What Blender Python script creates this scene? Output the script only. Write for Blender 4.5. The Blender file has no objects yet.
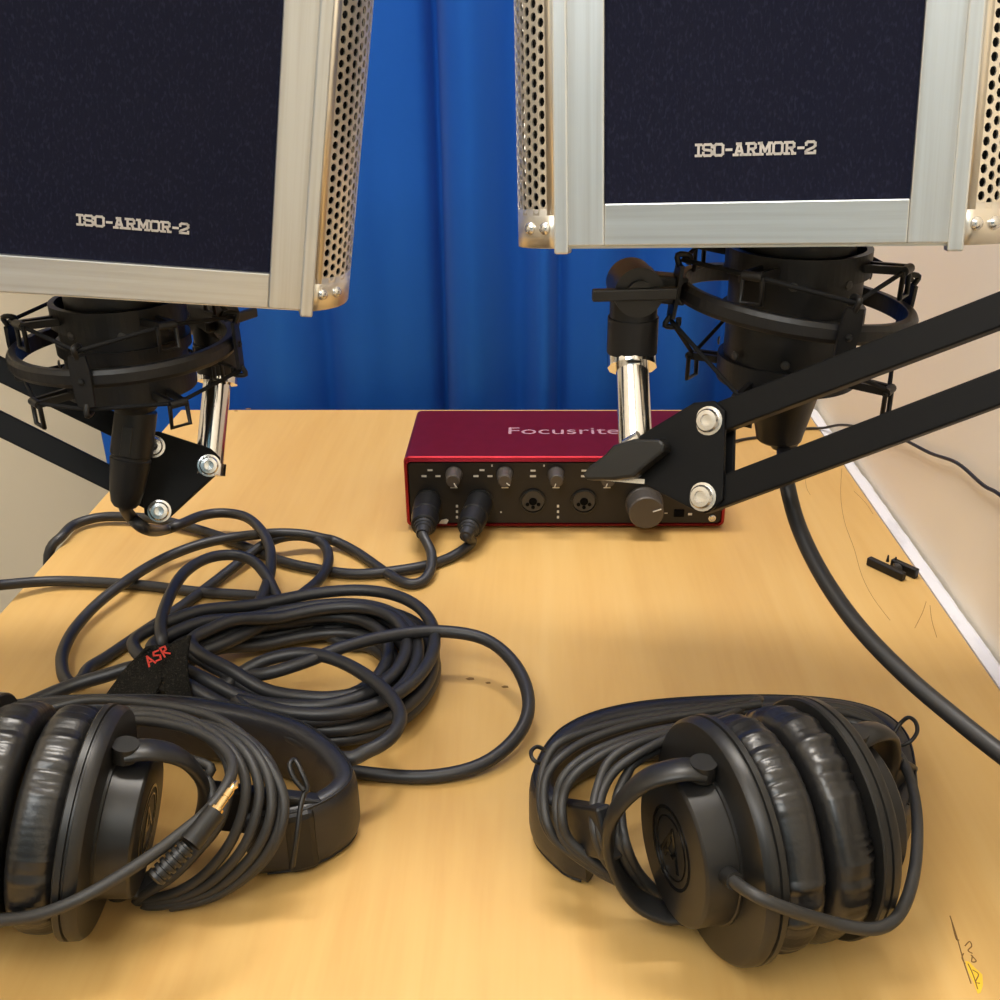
import bpy, math, random
from mathutils import Vector, Matrix, noise
R = math.radians
C = bpy.context.scene.collection
random.seed(7)

# ------------------------------------------------------------------ camera
TZ = 0.75                      # table top height
F = 1050.0                     # focal length in pixels of the 1000 px frame
CX = 532.0                     # the photograph is cropped off centre
TH = math.atan(485.0 / F)      # downward pitch
CT, ST = math.cos(TH), math.sin(TH)
EYE = Vector((0, 0, TZ + 0.348))
cam = bpy.data.cameras.new('camera')
cam.sensor_width = 36; cam.lens = 36 * F / 1000
cam.shift_x = (500 - CX) / 1000
cam.clip_start = 0.01
camo = bpy.data.objects.new('camera', cam); C.objects.link(camo)
camo.location = EYE
camo.rotation_euler = (math.pi / 2 - TH, 0, 0)
bpy.context.scene.camera = camo

# ------------------------------------------------------------------ light
sc = bpy.context.scene
sc.view_settings.view_transform = 'Standard'
sc.view_settings.look = 'None'
sc.view_settings.gamma = 1
sc.view_settings.exposure = 0.2
wd = bpy.data.worlds.new('world'); sc.world = wd; wd.use_nodes = True
wd.node_tree.nodes['Background'].inputs[0].default_value = (1, .9, .78, 1)
wd.node_tree.nodes['Background'].inputs[1].default_value = 0.3
def area(name, loc, size, power, col, target=None):
    l = bpy.data.lights.new(name, 'AREA'); l.shape = 'RECTANGLE'
    l.size, l.size_y = size; l.energy = power; l.color = col
    o = bpy.data.objects.new(name, l); C.objects.link(o); o.location = loc
    if target is not None:
        o.rotation_euler = (Vector(target) - Vector(loc)).to_track_quat('-Z', 'Y').to_euler()
    return o
area('ceiling_lamp', (-0.10, 0.80, 2.36), (0.70, 0.16), 19, (1, .94, .85))
area('fill_light_front', (-0.40, -0.40, 2.36), (1.1, 0.8), 22, (1, .96, .90), (.05, .4, .9))  # added soft fill from the camera side
area('fill_light_rear', (-0.40, -1.15, 2.36), (0.6, 0.3), 9, (.88, .96, 1), (-.4, -1.35, 1.2))  # added cool light on the front wall, for the frame reflections

# ------------------------------------------------------------------ pixel helpers
def ray(px, py):
    return Vector(((px - CX) / F, 0, 0)) + ((500 - py) / F) * Vector((0, ST, CT)) + Vector((0, CT, -ST))
def at(px, py, zc):                     # point at a depth along the optical axis
    return EYE + ray(px, py) * zc
def on(px, py, z=0.0):                  # point at height z above the table
    d = ray(px, py); return EYE + d * ((TZ + z - EYE.z) / d.z)
def atY(px, py, Y):
    d = ray(px, py); return EYE + d * (Y / d.y)
def atX(px, py, X):
    d = ray(px, py); return EYE + d * (X / d.x)

# ------------------------------------------------------------------ materials
def srgb(r, g, b):
    f = lambda c: (c / 255 / 12.92) if c / 255 <= .04045 else ((c / 255 + .055) / 1.055) ** 2.4
    return (f(r), f(g), f(b), 1)
def mat(name, col, rough=.5, metal=0.0, spec=.5, bump=None, var=None, sheen=0, coat=0):
    """bump=(scale xyz, strength, distance); var=(scale xyz, colour2, low, high)"""
    m = bpy.data.materials.new(name); m.use_nodes = True
    nt = m.node_tree; b = nt.nodes['Principled BSDF']
    if len(col) == 3: col = (*col, 1)
    b.inputs['Base Color'].default_value = col
    b.inputs['Roughness'].default_value = rough
    b.inputs['Metallic'].default_value = metal
    b.inputs['Specular IOR Level'].default_value = spec
    b.inputs['Sheen Weight'].default_value = sheen
    b.inputs['Coat Weight'].default_value = coat
    tc = nt.nodes.new('ShaderNodeTexCoord')
    def ns(scale, detail=4):
        mp = nt.nodes.new('ShaderNodeMapping'); mp.inputs['Scale'].default_value = scale
        nt.links.new(tc.outputs['Object'], mp.inputs[0])
        n = nt.nodes.new('ShaderNodeTexNoise'); n.inputs['Scale'].default_value = 1; n.inputs['Detail'].default_value = detail
        nt.links.new(mp.outputs[0], n.inputs['Vector']); return n
    if var:
        n = ns(var[0]); r = nt.nodes.new('ShaderNodeValToRGB')
        r.color_ramp.elements[0].position = var[2]; r.color_ramp.elements[1].position = var[3]
        r.color_ramp.elements[0].color = col
        c2 = var[1] if len(var[1]) == 4 else (*var[1], 1)
        r.color_ramp.elements[1].color = c2
        nt.links.new(n.outputs['Fac'], r.inputs[0]); nt.links.new(r.outputs[0], b.inputs['Base Color'])
    if bump:
        n = ns(bump[0]); bp = nt.nodes.new('ShaderNodeBump')
        bp.inputs['Strength'].default_value = bump[1]; bp.inputs['Distance'].default_value = bump[2]
        nt.links.new(n.outputs['Fac'], bp.inputs['Height']); nt.links.new(bp.outputs[0], b.inputs['Normal'])
    return m
M = {}
M['wall'] = mat('cream_wall', srgb(212, 201, 180), .8, var=((3, 3, 3), srgb(207, 195, 173), .35, .7), bump=((60, 60, 60), .08, .002))
M['wall2'] = mat('blue_grey_wall', srgb(70, 100, 110), .8)  # unseen wall, tinted for what the shield frames reflect
M['reflector'] = mat('white_reflector', srgb(240, 240, 240), .6)  # for the added panel that brightens the left frame's reflection
M['wallr'] = mat('cream_wall_lit', srgb(252, 243, 224), .75, var=((3, 3, 3), srgb(249, 239, 218), .35, .7), bump=((60, 60, 60), .08, .002))  # lighter copy of the cream wall, stronger light painted into the colour
M['ceil'] = mat('white_ceiling', srgb(235, 230, 220), .9)
M['floor'] = mat('grey_carpet', srgb(120, 112, 104), .95, bump=((300, 300, 300), .4, .004))
M['curtain'] = mat('blue_cloth', srgb(16, 80, 174), .7, sheen=.05, spec=.15,
                   var=((9, 9, 1.2), srgb(26, 90, 182), .3, .7), bump=((700, 700, 700), .15, .0006))
M['strip'] = mat('white_edging', srgb(226, 226, 232), .45, var=((60, 25, 60), srgb(196, 197, 204), .5, .75))
M['fabric'] = mat('navy_fabric', (.009, .010, .024), .95, spec=.15, var=((900, 900, 400), (.019, .021, .044), .52, .72), bump=((700, 700, 300), .5, .0008))
M['alu'] = mat('brushed_aluminium', (.72, .75, .77), .38, .9, bump=((1400, 1400, 30), .12, .0004), var=((300, 300, 6), (.61, .62, .62), .4, .7))
M['aluh'] = mat('brushed_aluminium_across', (.72, .75, .77), .36, .9, bump=((30, 1400, 1400), .12, .0004), var=((6, 300, 300), (.61, .62, .62), .4, .7))
M['perf'] = mat('perforated_steel', (.86, .81, .72), .38, .9)
M['chrome'] = mat('chrome', (.80, .80, .80), .12, 1.0)
M['zinc'] = mat('zinc_bolt', (.72, .71, .69), .25, .95)
M['foam'] = mat('charcoal_foam', (.012, .012, .013), .95, spec=.1, bump=((260, 260, 260), .6, .003))
M['blackp'] = mat('black_plastic', (.008, .008, .009), .42, spec=.35, bump=((900, 900, 900), .1, .0003))
M['blackm'] = mat('black_powder_coat', (.005, .005, .0055), .5, spec=.16, bump=((1500, 1500, 1500), .12, .0003))
M['matte'] = mat('matte_black_plastic', (.011, .0105, .0100), .40, spec=.45)
M['cable'] = mat('black_rubber_cable', (.0165, .0165, .0185), .45, spec=.5)
M['hcable'] = mat('dark_grey_cable', (.026, .025, .024), .5, spec=.45)
M['leather'] = mat('black_leatherette', (.011, .0105, .0105), .32, spec=.6, bump=((130, 130, 130), .25, .0016))
M['bandl'] = mat('band_leatherette', (.014, .014, .017), .4, spec=.5, bump=((500, 500, 500), .15, .0006))
M['elastic'] = mat('black_elastic', (.010, .010, .011), .8, spec=.2)
M['red'] = mat('red_anodised', (.27, .008, .016), .38, .75, var=((90, 90, 90), (.30, .010, .022), .4, .7))
M['face'] = mat('dark_faceplate', (.017, .014, .012), .5, spec=.4)
M['knob'] = mat('grey_knob', (.085, .075, .068), .42, .35)
M['print'] = mat('white_print', srgb(215, 212, 205), .6)
M['jack'] = mat('jack_grey', (.035, .033, .033), .4)
M['hole'] = mat('dark_socket', (.003, .003, .003), .9, spec=.1)
M['letter'] = mat('silver_lettering', srgb(205, 200, 196), .6)
M['logo'] = mat('grey_wordmark', srgb(168, 128, 140), .5)
M['emblem'] = mat('glossy_black_emblem', (.006, .006, .006), .15)
M['velcro'] = mat('black_hook_tape', (.014, .013, .011), .95, spec=.1, var=((900, 900, 900), (.060, .052, .040), .55, .75), bump=((1100, 1100, 1100), .9, .002))
M['redthread'] = mat('red_stitching', srgb(205, 62, 48), .8)
M['gold'] = mat('gold_plug', (.83, .60, .30), .22, 1.0)
M['pencil'] = mat('pencil_line', srgb(120, 88, 45), .9)
M['yellow'] = mat('yellow_ink', srgb(226, 186, 50), .8)
M['white'] = mat('white_sticker', srgb(225, 222, 215), .6)
def wood():
    m = bpy.data.materials.new('pale_birch_veneer'); m.use_nodes = True
    nt = m.node_tree; b = nt.nodes['Principled BSDF']
    b.inputs['Roughness'].default_value = .42; b.inputs['Specular IOR Level'].default_value = .35
    tc = nt.nodes.new('ShaderNodeTexCoord')
    def ns(s, d, dist=0):
        mp = nt.nodes.new('ShaderNodeMapping'); mp.inputs['Scale'].default_value = s
        nt.links.new(tc.outputs['Object'], mp.inputs[0])
        n = nt.nodes.new('ShaderNodeTexNoise'); n.inputs['Scale'].default_value = 1
        n.inputs['Detail'].default_value = d; n.inputs['Distortion'].default_value = dist
        nt.links.new(mp.outputs[0], n.inputs['Vector']); return n
    g = ns((34, 3.2, 1), 6, 1.2); big = ns((5, 2.2, 1), 3, .5); fine = ns((260, 12, 1), 3)
    r = nt.nodes.new('ShaderNodeValToRGB')
    e = r.color_ramp.elements
    e[0].position = .30; e[0].color = srgb(195, 152, 88); e[1].position = .72; e[1].color = srgb(212, 177, 114)
    k = e.new(.5); k.color = srgb(205, 166, 101)
    mx = nt.nodes.new('ShaderNodeMix'); mx.data_type = 'FLOAT'; mx.inputs[0].default_value = .5
    nt.links.new(g.outputs['Fac'], mx.inputs[2]); nt.links.new(big.outputs['Fac'], mx.inputs[3])
    mx2 = nt.nodes.new('ShaderNodeMix'); mx2.data_type = 'FLOAT'; mx2.inputs[0].default_value = .15
    nt.links.new(mx.outputs[0], mx2.inputs[2]); nt.links.new(fine.outputs['Fac'], mx2.inputs[3])
    nt.links.new(mx2.outputs[0], r.inputs[0]); nt.links.new(r.outputs[0], b.inputs['Base Color'])
    return m
M['wood'] = wood()

# ------------------------------------------------------------------ mesh builder
WM = {}                                   # world matrix of every parent
def catmull(pts, sub, closed=False):
    n = len(pts); out = []
    if n < 3 or sub < 2: return [Vector(p) for p in pts]
    seg = n if closed else n - 1
    for i in range(seg):
        g = lambda k: Vector(pts[k % n]) if closed else Vector(pts[min(max(k, 0), n - 1)])
        a, b, c, d = g(i - 1), g(i), g(i + 1), g(i + 2)
        for j in range(sub):
            t = j / sub
            out.append(.5 * ((2 * b) + (c - a) * t + (2 * a - 5 * b + 4 * c - d) * t * t + (3 * b - a - 3 * c + d) * t ** 3))
    if not closed: out.append(Vector(pts[-1]))
    return out
class MB:
    def __init__(s, M=None): s.v = []; s.f = []; s.sm = []; s.M = M
    def add(s, vs, fs, smooth=False):
        o = len(s.v)
        s.v += [(s.M @ Vector(p)) if s.M else Vector(p) for p in vs]
        for q in fs: s.f.append(tuple(i + o for i in q)); s.sm.append(smooth)
        return s
    def box(s, c, size, rot=None):
        c = Vector(c); x, y, z = [k / 2 for k in size]; vs = []
        for a in (-x, x):
            for b in (-y, y):
                for d in (-z, z):
                    p = Vector((a, b, d)); vs.append(c + (rot @ p if rot else p))
        return s.add(vs, [(0, 1, 3, 2), (4, 6, 7, 5), (0, 4, 5, 1), (2, 3, 7, 6), (0, 2, 6, 4), (1, 5, 7, 3)])
    def bar(s, p0, p1, w, h, up=(0, 0, 1)):      # box from p0 to p1, h measured along up, w across
        p0, p1 = Vector(p0), Vector(p1); d = p1 - p0; L = d.length; d.normalize()
        side = d.cross(Vector(up)).normalized(); u = side.cross(d)
        rot = Matrix((d, side, u)).transposed()
        return s.box((p0 + p1) / 2, (L, w, h), rot)
    def lathe(s, prof, o, axis, n=32, sharp=30, cap=True, ell=None, ref=None):
        """prof = [(radius, distance along the axis)]"""
        o = Vector(o); a = Vector(axis).normalized()
        x = Vector(ref) if ref else (Vector((0, 0, 1)) if abs(a.z) < .8 else Vector((1, 0, 0)))
        x = (x - a * x.dot(a)).normalized(); y = a.cross(x)
        ex, ey = ell if ell else (1, 1)
        ring = lambda r, h: [o + a * h + (x * math.cos(2 * math.pi * i / n) * ex + y * math.sin(2 * math.pi * i / n) * ey) * r for i in range(n)]
        vs, fs = [], []; last = None; pd = None
        for k in range(len(prof) - 1):
            (r0, h0), (r1, h1) = prof[k], prof[k + 1]
            d = Vector((r1 - r0, h1 - h0))
            if d.length < 1e-9: continue
            if last is None or (pd is not None and pd.angle(d) > R(sharp)):
                last = len(vs); vs += ring(r0, h0)
            b = len(vs); vs += ring(r1, h1)
            for i in range(n):
                j = (i + 1) % n; fs.append((last + i, last + j, b + j, b + i))
            last = b; pd = d
        s.add(vs, fs, True)
        if cap:
            for (r, h), rev in ((prof[0], True), (prof[-1], False)):
                if r > 1e-6:
                    q = list(range(n)); s.add(ring(r, h), [tuple(reversed(q)) if rev else tuple(q)])
        return s
    def cyl(s, p0, p1, r0, r1=None, n=24, cap=True):
        p0, p1 = Vector(p0), Vector(p1)
        return s.lathe([(r0, 0), (r0 if r1 is None else r1, (p1 - p0).length)], p0, p1 - p0, n, cap=cap)
    def tube(s, pts, r, n=10, sub=6, closed=False, flat=None, up=None, twist=0):
        """flat=(a,b) elliptical section: a along the frame normal, b across"""
        nk = len(pts); P = catmull(pts, sub, closed); m = len(P)
        def rad(i):
            if isinstance(r, (int, float)): return r
            t = i / max(1, (m - 1)) * (nk - 1); k = min(int(t), nk - 2); return r[k] + (r[k + 1] - r[k]) * (t - k)
        T = []
        for i in range(m):
            a = P[(i - 1) % m] if closed or i > 0 else P[0]; b = P[(i + 1) % m] if closed or i < m - 1 else P[-1]
            d = b - a; T.append(d.normalized() if d.length > 1e-12 else (T[-1] if T else Vector((0, 0, 1))))
        if up: nrm = Vector(up)
        else: nrm = Vector((0, 0, 1)) if abs(T[0].z) < .9 else Vector((1, 0, 0))
        fa, fb = flat if flat else (1, 1); vs = []; fs = []
        for i in range(m):
            if up: nrm = Vector(up)
            nrm = nrm - T[i] * nrm.dot(T[i])
            nrm.normalize(); bn = T[i].cross(nrm)
            for k in range(n):
                an = 2 * math.pi * k / n + twist
                vs.append(P[i] + (nrm * math.cos(an) * fa + bn * math.sin(an) * fb) * rad(i))
        for i in range(m if closed else m - 1):
            for k in range(n):
                a, b = i * n, ((i + 1) % m) * n; l = (k + 1) % n
                fs.append((a + k, a + l, b + l, b + k))
        s.add(vs, fs, True)
        if not closed:
            s.add(vs[:n], [tuple(reversed(range(n)))]); s.add(vs[-n:], [tuple(range(n))])
        return s
    def prism(s, poly, off):
        n = len(poly); off = Vector(off); a = [Vector(p) for p in poly]; b = [p + off for p in a]
        nr = Vector((0, 0, 0))
        for i in range(n): nr += a[i].cross(a[(i + 1) % n])
        fs = [tuple(range(n)), tuple(range(2 * n - 1, n - 1, -1))] + [(i, n + i, n + (i + 1) % n, (i + 1) % n) for i in range(n)]
        if nr.dot(off) > 0: fs = [tuple(reversed(q)) for q in fs]
        return s.add(a + b, fs)
    def grid(s, fn, nu, nv, closed_u=False, closed_v=False, smooth=True):
        vs = [fn(i, j) for i in range(nu) for j in range(nv)]; fs = []
        for i in range(nu if closed_u else nu - 1):
            for j in range(nv if closed_v else nv - 1):
                k, l = (i + 1) % nu, (j + 1) % nv
                fs.append((i * nv + j, k * nv + j, k * nv + l, i * nv + l))
        return s.add(vs, fs, smooth)
    def strokes(s, lines, o, ex, ey, w, t):
        """flat lettering strokes, raised by t: 2-D polylines in the plane (o, ex, ey)"""
        o, ex, ey = Vector(o), Vector(ex), Vector(ey); nz = ex.cross(ey).normalized()
        for ln in lines:
            for (a, b) in zip(ln[:-1], ln[1:]):
                A, B = Vector(a), Vector(b); d = B - A
                if d.length < 1e-9: continue
                d.normalize(); q = Vector((-d.y, d.x)) * w / 2; e = d * w * .45
                poly = [A - e + q, A - e - q, B + e - q, B + e + q]
                s.prism([o + ex * p.x + ey * p.y for p in poly], nz * t)
        return s
    def build(s, name, m, parent=None, bevel=0, solid=0, seg=2):
        me = bpy.data.meshes.new(name)
        inv = WM[parent.name].inverted() if parent else Matrix()
        me.from_pydata([inv @ p for p in s.v], [], s.f); me.update()
        me.polygons.foreach_set('use_smooth', s.sm)
        me.materials.append(M[m])
        o = bpy.data.objects.new(name, me); C.objects.link(o)
        if parent: o.parent = parent; WM[o.name] = WM[parent.name]
        else: WM[o.name] = Matrix()
        if solid:
            k = o.modifiers.new('solid', 'SOLIDIFY'); k.thickness = solid; k.offset = 0
        if bevel:
            k = o.modifiers.new('bevel', 'BEVEL'); k.width = bevel; k.segments = seg; k.limit_method = 'ANGLE'; k.angle_limit = R(40)
        return o
def tag(o, label, cat, group=None):
    o['label'] = label; o['category'] = cat
    if group: o['group'] = group
    return o
def thing(name, label, cat, mtx, group=None):
    if not isinstance(mtx, Matrix): mtx = Matrix.Translation(Vector(mtx))
    o = bpy.data.objects.new(name, None); C.objects.link(o); o.empty_display_size = .05
    o.matrix_world = mtx; WM[o.name] = mtx.copy()
    return tag(o, label, cat, group)
def struct(o): o['kind'] = 'structure'; return o

# ------------------------------------------------------------------ the room
X0, X1, Y0, Y1, HC = -1.1, .2785, -1.5, 1.06, 2.4
struct(MB().box(((X0 + X1) / 2, (Y0 + Y1) / 2, -.025), (X1 - X0 + .1, Y1 - Y0 + .1, .05)).build('floor', 'floor'))
struct(MB().box(((X0 + X1) / 2, (Y0 + Y1) / 2, HC + .025), (X1 - X0 + .1, Y1 - Y0 + .1, .05)).build('ceiling', 'ceil'))
struct(MB().box(((X0 + X1) / 2, Y1 + .025, HC / 2), (X1 - X0, .05, HC)).build('wall_back', 'wall'))
struct(MB().box(((X0 + X1) / 2, Y0 - .025, HC / 2), (X1 - X0, .05, HC)).build('wall_front', 'wall2'))
struct(MB().box((X0 - .025, (Y0 + Y1) / 2, HC / 2), (.05, Y1 - Y0, HC)).build('wall_left', 'wall'))
struct(MB().box((X1 + .025, (Y0 + Y1) / 2, HC / 2), (.05, Y1 - Y0, HC)).build('wall_right', 'wallr'))

struct(MB().box(((X0 + X1) / 2, Y0 + .006, .46), (X1 - X0, .012, .92)).build('reflector_front', 'reflector'))  # unseen white panel, added for the left shield frame to reflect

# ------------------------------------------------------------------ curtain
cur = thing('curtain', 'blue cloth curtain hanging in soft folds behind the desk', 'curtain', (-.09, 1.01, .02))
def cy(x):
    y = 0
    for c, w, a in ((-.36, .03, .022), (-.30, .02, -.014), (-.245, .03, .024), (-.205, .014, -.022), (-.165, .022, .016), (-.125, .022, .010), (-.092, .008, -.022), (-.062, .020, .020), (-.02, .022, -.016),
                    (.006, .014, .020), (.020, .008, -.014), (.060, .026, .018), (.105, .02, -.016), (.15, .026, .020), (.19, .016, -.016), (.225, .02, .014)):
        y += a * math.exp(-((x - c) / w) ** 2)
    return y
def cfn(i, j):
    x = -.44 + .70 * i / 279; z = .02 + 2.30 * j / 23
    k = .75 + .25 * math.sin(z * 1.7 + x * 3)
    return Vector((x + .006 * math.sin(z * 2.2 + x * 9), 1.008 - cy(x) * k + .004 * math.sin(x * 40 + z * .8), z))
MB().grid(cfn, 280, 24).build('cloth', 'curtain', cur, solid=.0015)
MB().box((-.09, 1.008, 2.345), (.74, .02, .05)).box((-.09, 1.008, 2.385), (.70, .012, .03)).build('track', 'ceil', cur, bevel=.002)

# ------------------------------------------------------------------ desk
TL, TR, TF, TB = -.341, .266, .14, .963
desk = thing('desk', 'pale birch veneer desk top with a white edge strip, under all the audio gear', 'desk', ((TL + TR) / 2, (TF + TB) / 2, 0))
MB().box(((TL + TR) / 2, (TF + TB) / 2, TZ - .014), (TR - TL, TB - TF, .028)).build('table_top', 'wood', desk, bevel=.0012)
b = MB()
def edge(i, j):
    y = TF + (TB - TF) * i / 120; w = .0100 + .0012 * noise.noise(Vector((y * 30, 0, 2))) + .0006 * noise.noise(Vector((y * 120, 5, 2)))
    q = [(TR, -.0285), (TR, .0004), (TR + w * .8, .0006), (TR + w, -.0004), (TR + w, -.0285)][j]
    return Vector((q[0] + .0002, y, TZ + q[1]))
b.grid(edge, 121, 5, smooth=False)
b.add([edge(0, j) for j in range(5)], [(4, 3, 2, 1, 0)]); b.add([edge(120, j) for j in range(5)], [(0, 1, 2, 3, 4)])
b.build('edge_strip', 'strip', desk)['label'] = 'white edge strip'
for x in (TL + .04, TR - .04):
    for y in (TF + .14, TB - .04):
        MB().box((x, y, (TZ - .028) / 2), (.045, .045, TZ - .028)).build('leg', 'wood', desk, bevel=.002)
# marks on the veneer
def onc(crop, sx, pts, z): return [on(crop[0] + x * sx, crop[1] + y * sx, z) for x, y in pts]
b = MB()
q = .15
for ln in ([(600, 440), (630, 530), (660, 630), (690, 740), (720, 830), (740, 890)], [(610, 470), (640, 590), (660, 600)],
           [(690, 690), (680, 720), (700, 760)], [(700, 640), (730, 610), (745, 640), (720, 670), (750, 690)], [(740, 700), (775, 740), (745, 745), (750, 705)],
           [(750, 800), (790, 830), (770, 880), (800, 890)], [(720, 760), (740, 800), (760, 850), (785, 930)]):
    b.tube(onc((860, 850), q, ln, .0), .00026, 6, 4)
b.build('pencil_mark', 'pencil', desk)
b = MB(); b.prism(onc((860, 850), q, [(700, 740), (725, 745), (770, 790), (815, 830), (820, 900), (805, 950), (785, 960), (760, 890), (725, 820)], .0), (0, 0, .00012))
b.build('yellow_stain', 'yellow', desk)
for ln in ([(268, 180), (265, 250), (275, 320), (300, 390), (320, 460), (350, 520), (395, 580)], [(300, 240), (330, 270), (350, 300)],
           [(500, 540), (505, 580), (518, 625)], [(460, 600), (480, 560), (490, 530)], [(170, 195), (175, 230), (185, 250)]):
    MB().tube(onc((740, 400), .38, ln, .0), .00014, 5, 4).build('scratch', 'pencil', desk)
for (px, py, l) in ((470, 679, 5), (505, 687, 4), (488, 683, 3), (248, 409, 6), (236, 411, 4)):
    p = on(px, py, .0); b = MB(); b.prism([p + Vector((dx * l, dy * l, 0)) * .0005 for dx, dy in ((-1, 0), (-.3, -.5), (1, -.3), (.8, .4), (-.2, .5))], (0, 0, .0003)); b.build('chip_mark', 'pencil', desk)

# ------------------------------------------------------------------ lettering
GL = {
 'I': (3.0, [[(1.5, 0), (1.5, 6)], [(.3, 0), (2.7, 0)], [(.3, 6), (2.7, 6)]]),
 'S': (4.4, [[(4, 4.5), (4, 5.3), (3.3, 6), (.7, 6), (0, 5.3), (0, 3.9), (.6, 3.2), (3.4, 2.8), (4, 2.1), (4, .7), (3.3, 0), (.7, 0), (0, .7), (0, 1.5)]]),
 'O': (4.4, [[(.8, 0), (3.2, 0), (4, .8), (4, 5.2), (3.2, 6), (.8, 6), (0, 5.2), (0, .8), (.8, 0)]]),
 '-': (3.2, [[(.5, 2.9), (2.7, 2.9)]]),
 'A': (5.0, [[(.8, 0), (2.1, 6)], [(2.7, 6), (4.1, 0)], [(1.2, 2), (3.7, 2)], [(0, 0), (1.7, 0)], [(3.2, 0), (4.9, 0)], [(1.4, 6), (3.0, 6)]]),
 'R': (4.9, [[(.9, 0), (.9, 6)], [(0, 6), (3.4, 6), (4.1, 5.3), (4.1, 3.7), (3.4, 3), (.9, 3)], [(2.6, 3), (3.9, 0)], [(0, 0), (1.9, 0)], [(3.4, 0), (4.7, 0)]]),
 'M': (6.0, [[(.9, 0), (.9, 6)], [(1.1, 6), (2.9, 1.6)], [(2.9, 1.6), (4.7, 6)], [(4.9, 6), (4.9, 0)], [(0, 0), (1.8, 0)], [(4, 0), (5.8, 0)], [(0, 6), (1.2, 6)], [(4.6, 6), (5.8, 6)]]),
 '2': (4.4, [[(0, 4.5), (0, 5.3), (.7, 6), (3.3, 6), (4, 5.3), (4, 3.9), (3.4, 3.1), (.5, 1.5), (0, .8), (0, 0), (4, 0), (4, 1)]]),
}
def slab_text(txt, width, centre, ex, ez, weight=1.15, t=.0003, gap=.75):
    lines = []; x = 0
    for ch in txt:
        w, ls = GL[ch]
        for ln in ls: lines.append([(p[0] + x, p[1]) for p in ln])
        x += w + gap
    x -= gap; k = width / x
    b = MB(); b.strokes([[((p[0] - x / 2) * k, (p[1] - 3) * k * .82) for p in ln] for ln in lines], centre, ex, ez, weight * k, t)
    return b
def font_mesh(txt, width, o, ex, ey, name, m, parent, t=.0002, size_y=1.0):
    cu = bpy.data.curves.new('txt', 'FONT'); cu.body = txt; cu.size = 1; cu.extrude = 0
    ob = bpy.data.objects.new('txt', cu); C.objects.link(ob)
    me = bpy.data.meshes.new_from_object(ob.evaluated_get(bpy.context.evaluated_depsgraph_get()))
    vs = [v.co.copy() for v in me.vertices]; fs = [tuple(p.vertices) for p in me.polygons]
    bpy.data.objects.remove(ob); bpy.data.curves.remove(cu); bpy.data.meshes.remove(me)
    xs = [v.x for v in vs]; ys = [v.y for v in vs]
    k = width / (max(xs) - min(xs)); cx = (max(xs) + min(xs)) / 2; cyy = (max(ys) + min(ys)) / 2
    ex, ey = Vector(ex), Vector(ey); nz = ex.cross(ey)
    b = MB(); b.add([Vector(o) + ex * (v.x - cx) * k + ey * (v.y - cyy) * k * size_y + nz * t for v in vs], fs)
    return b.build(name, m, parent)

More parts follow.
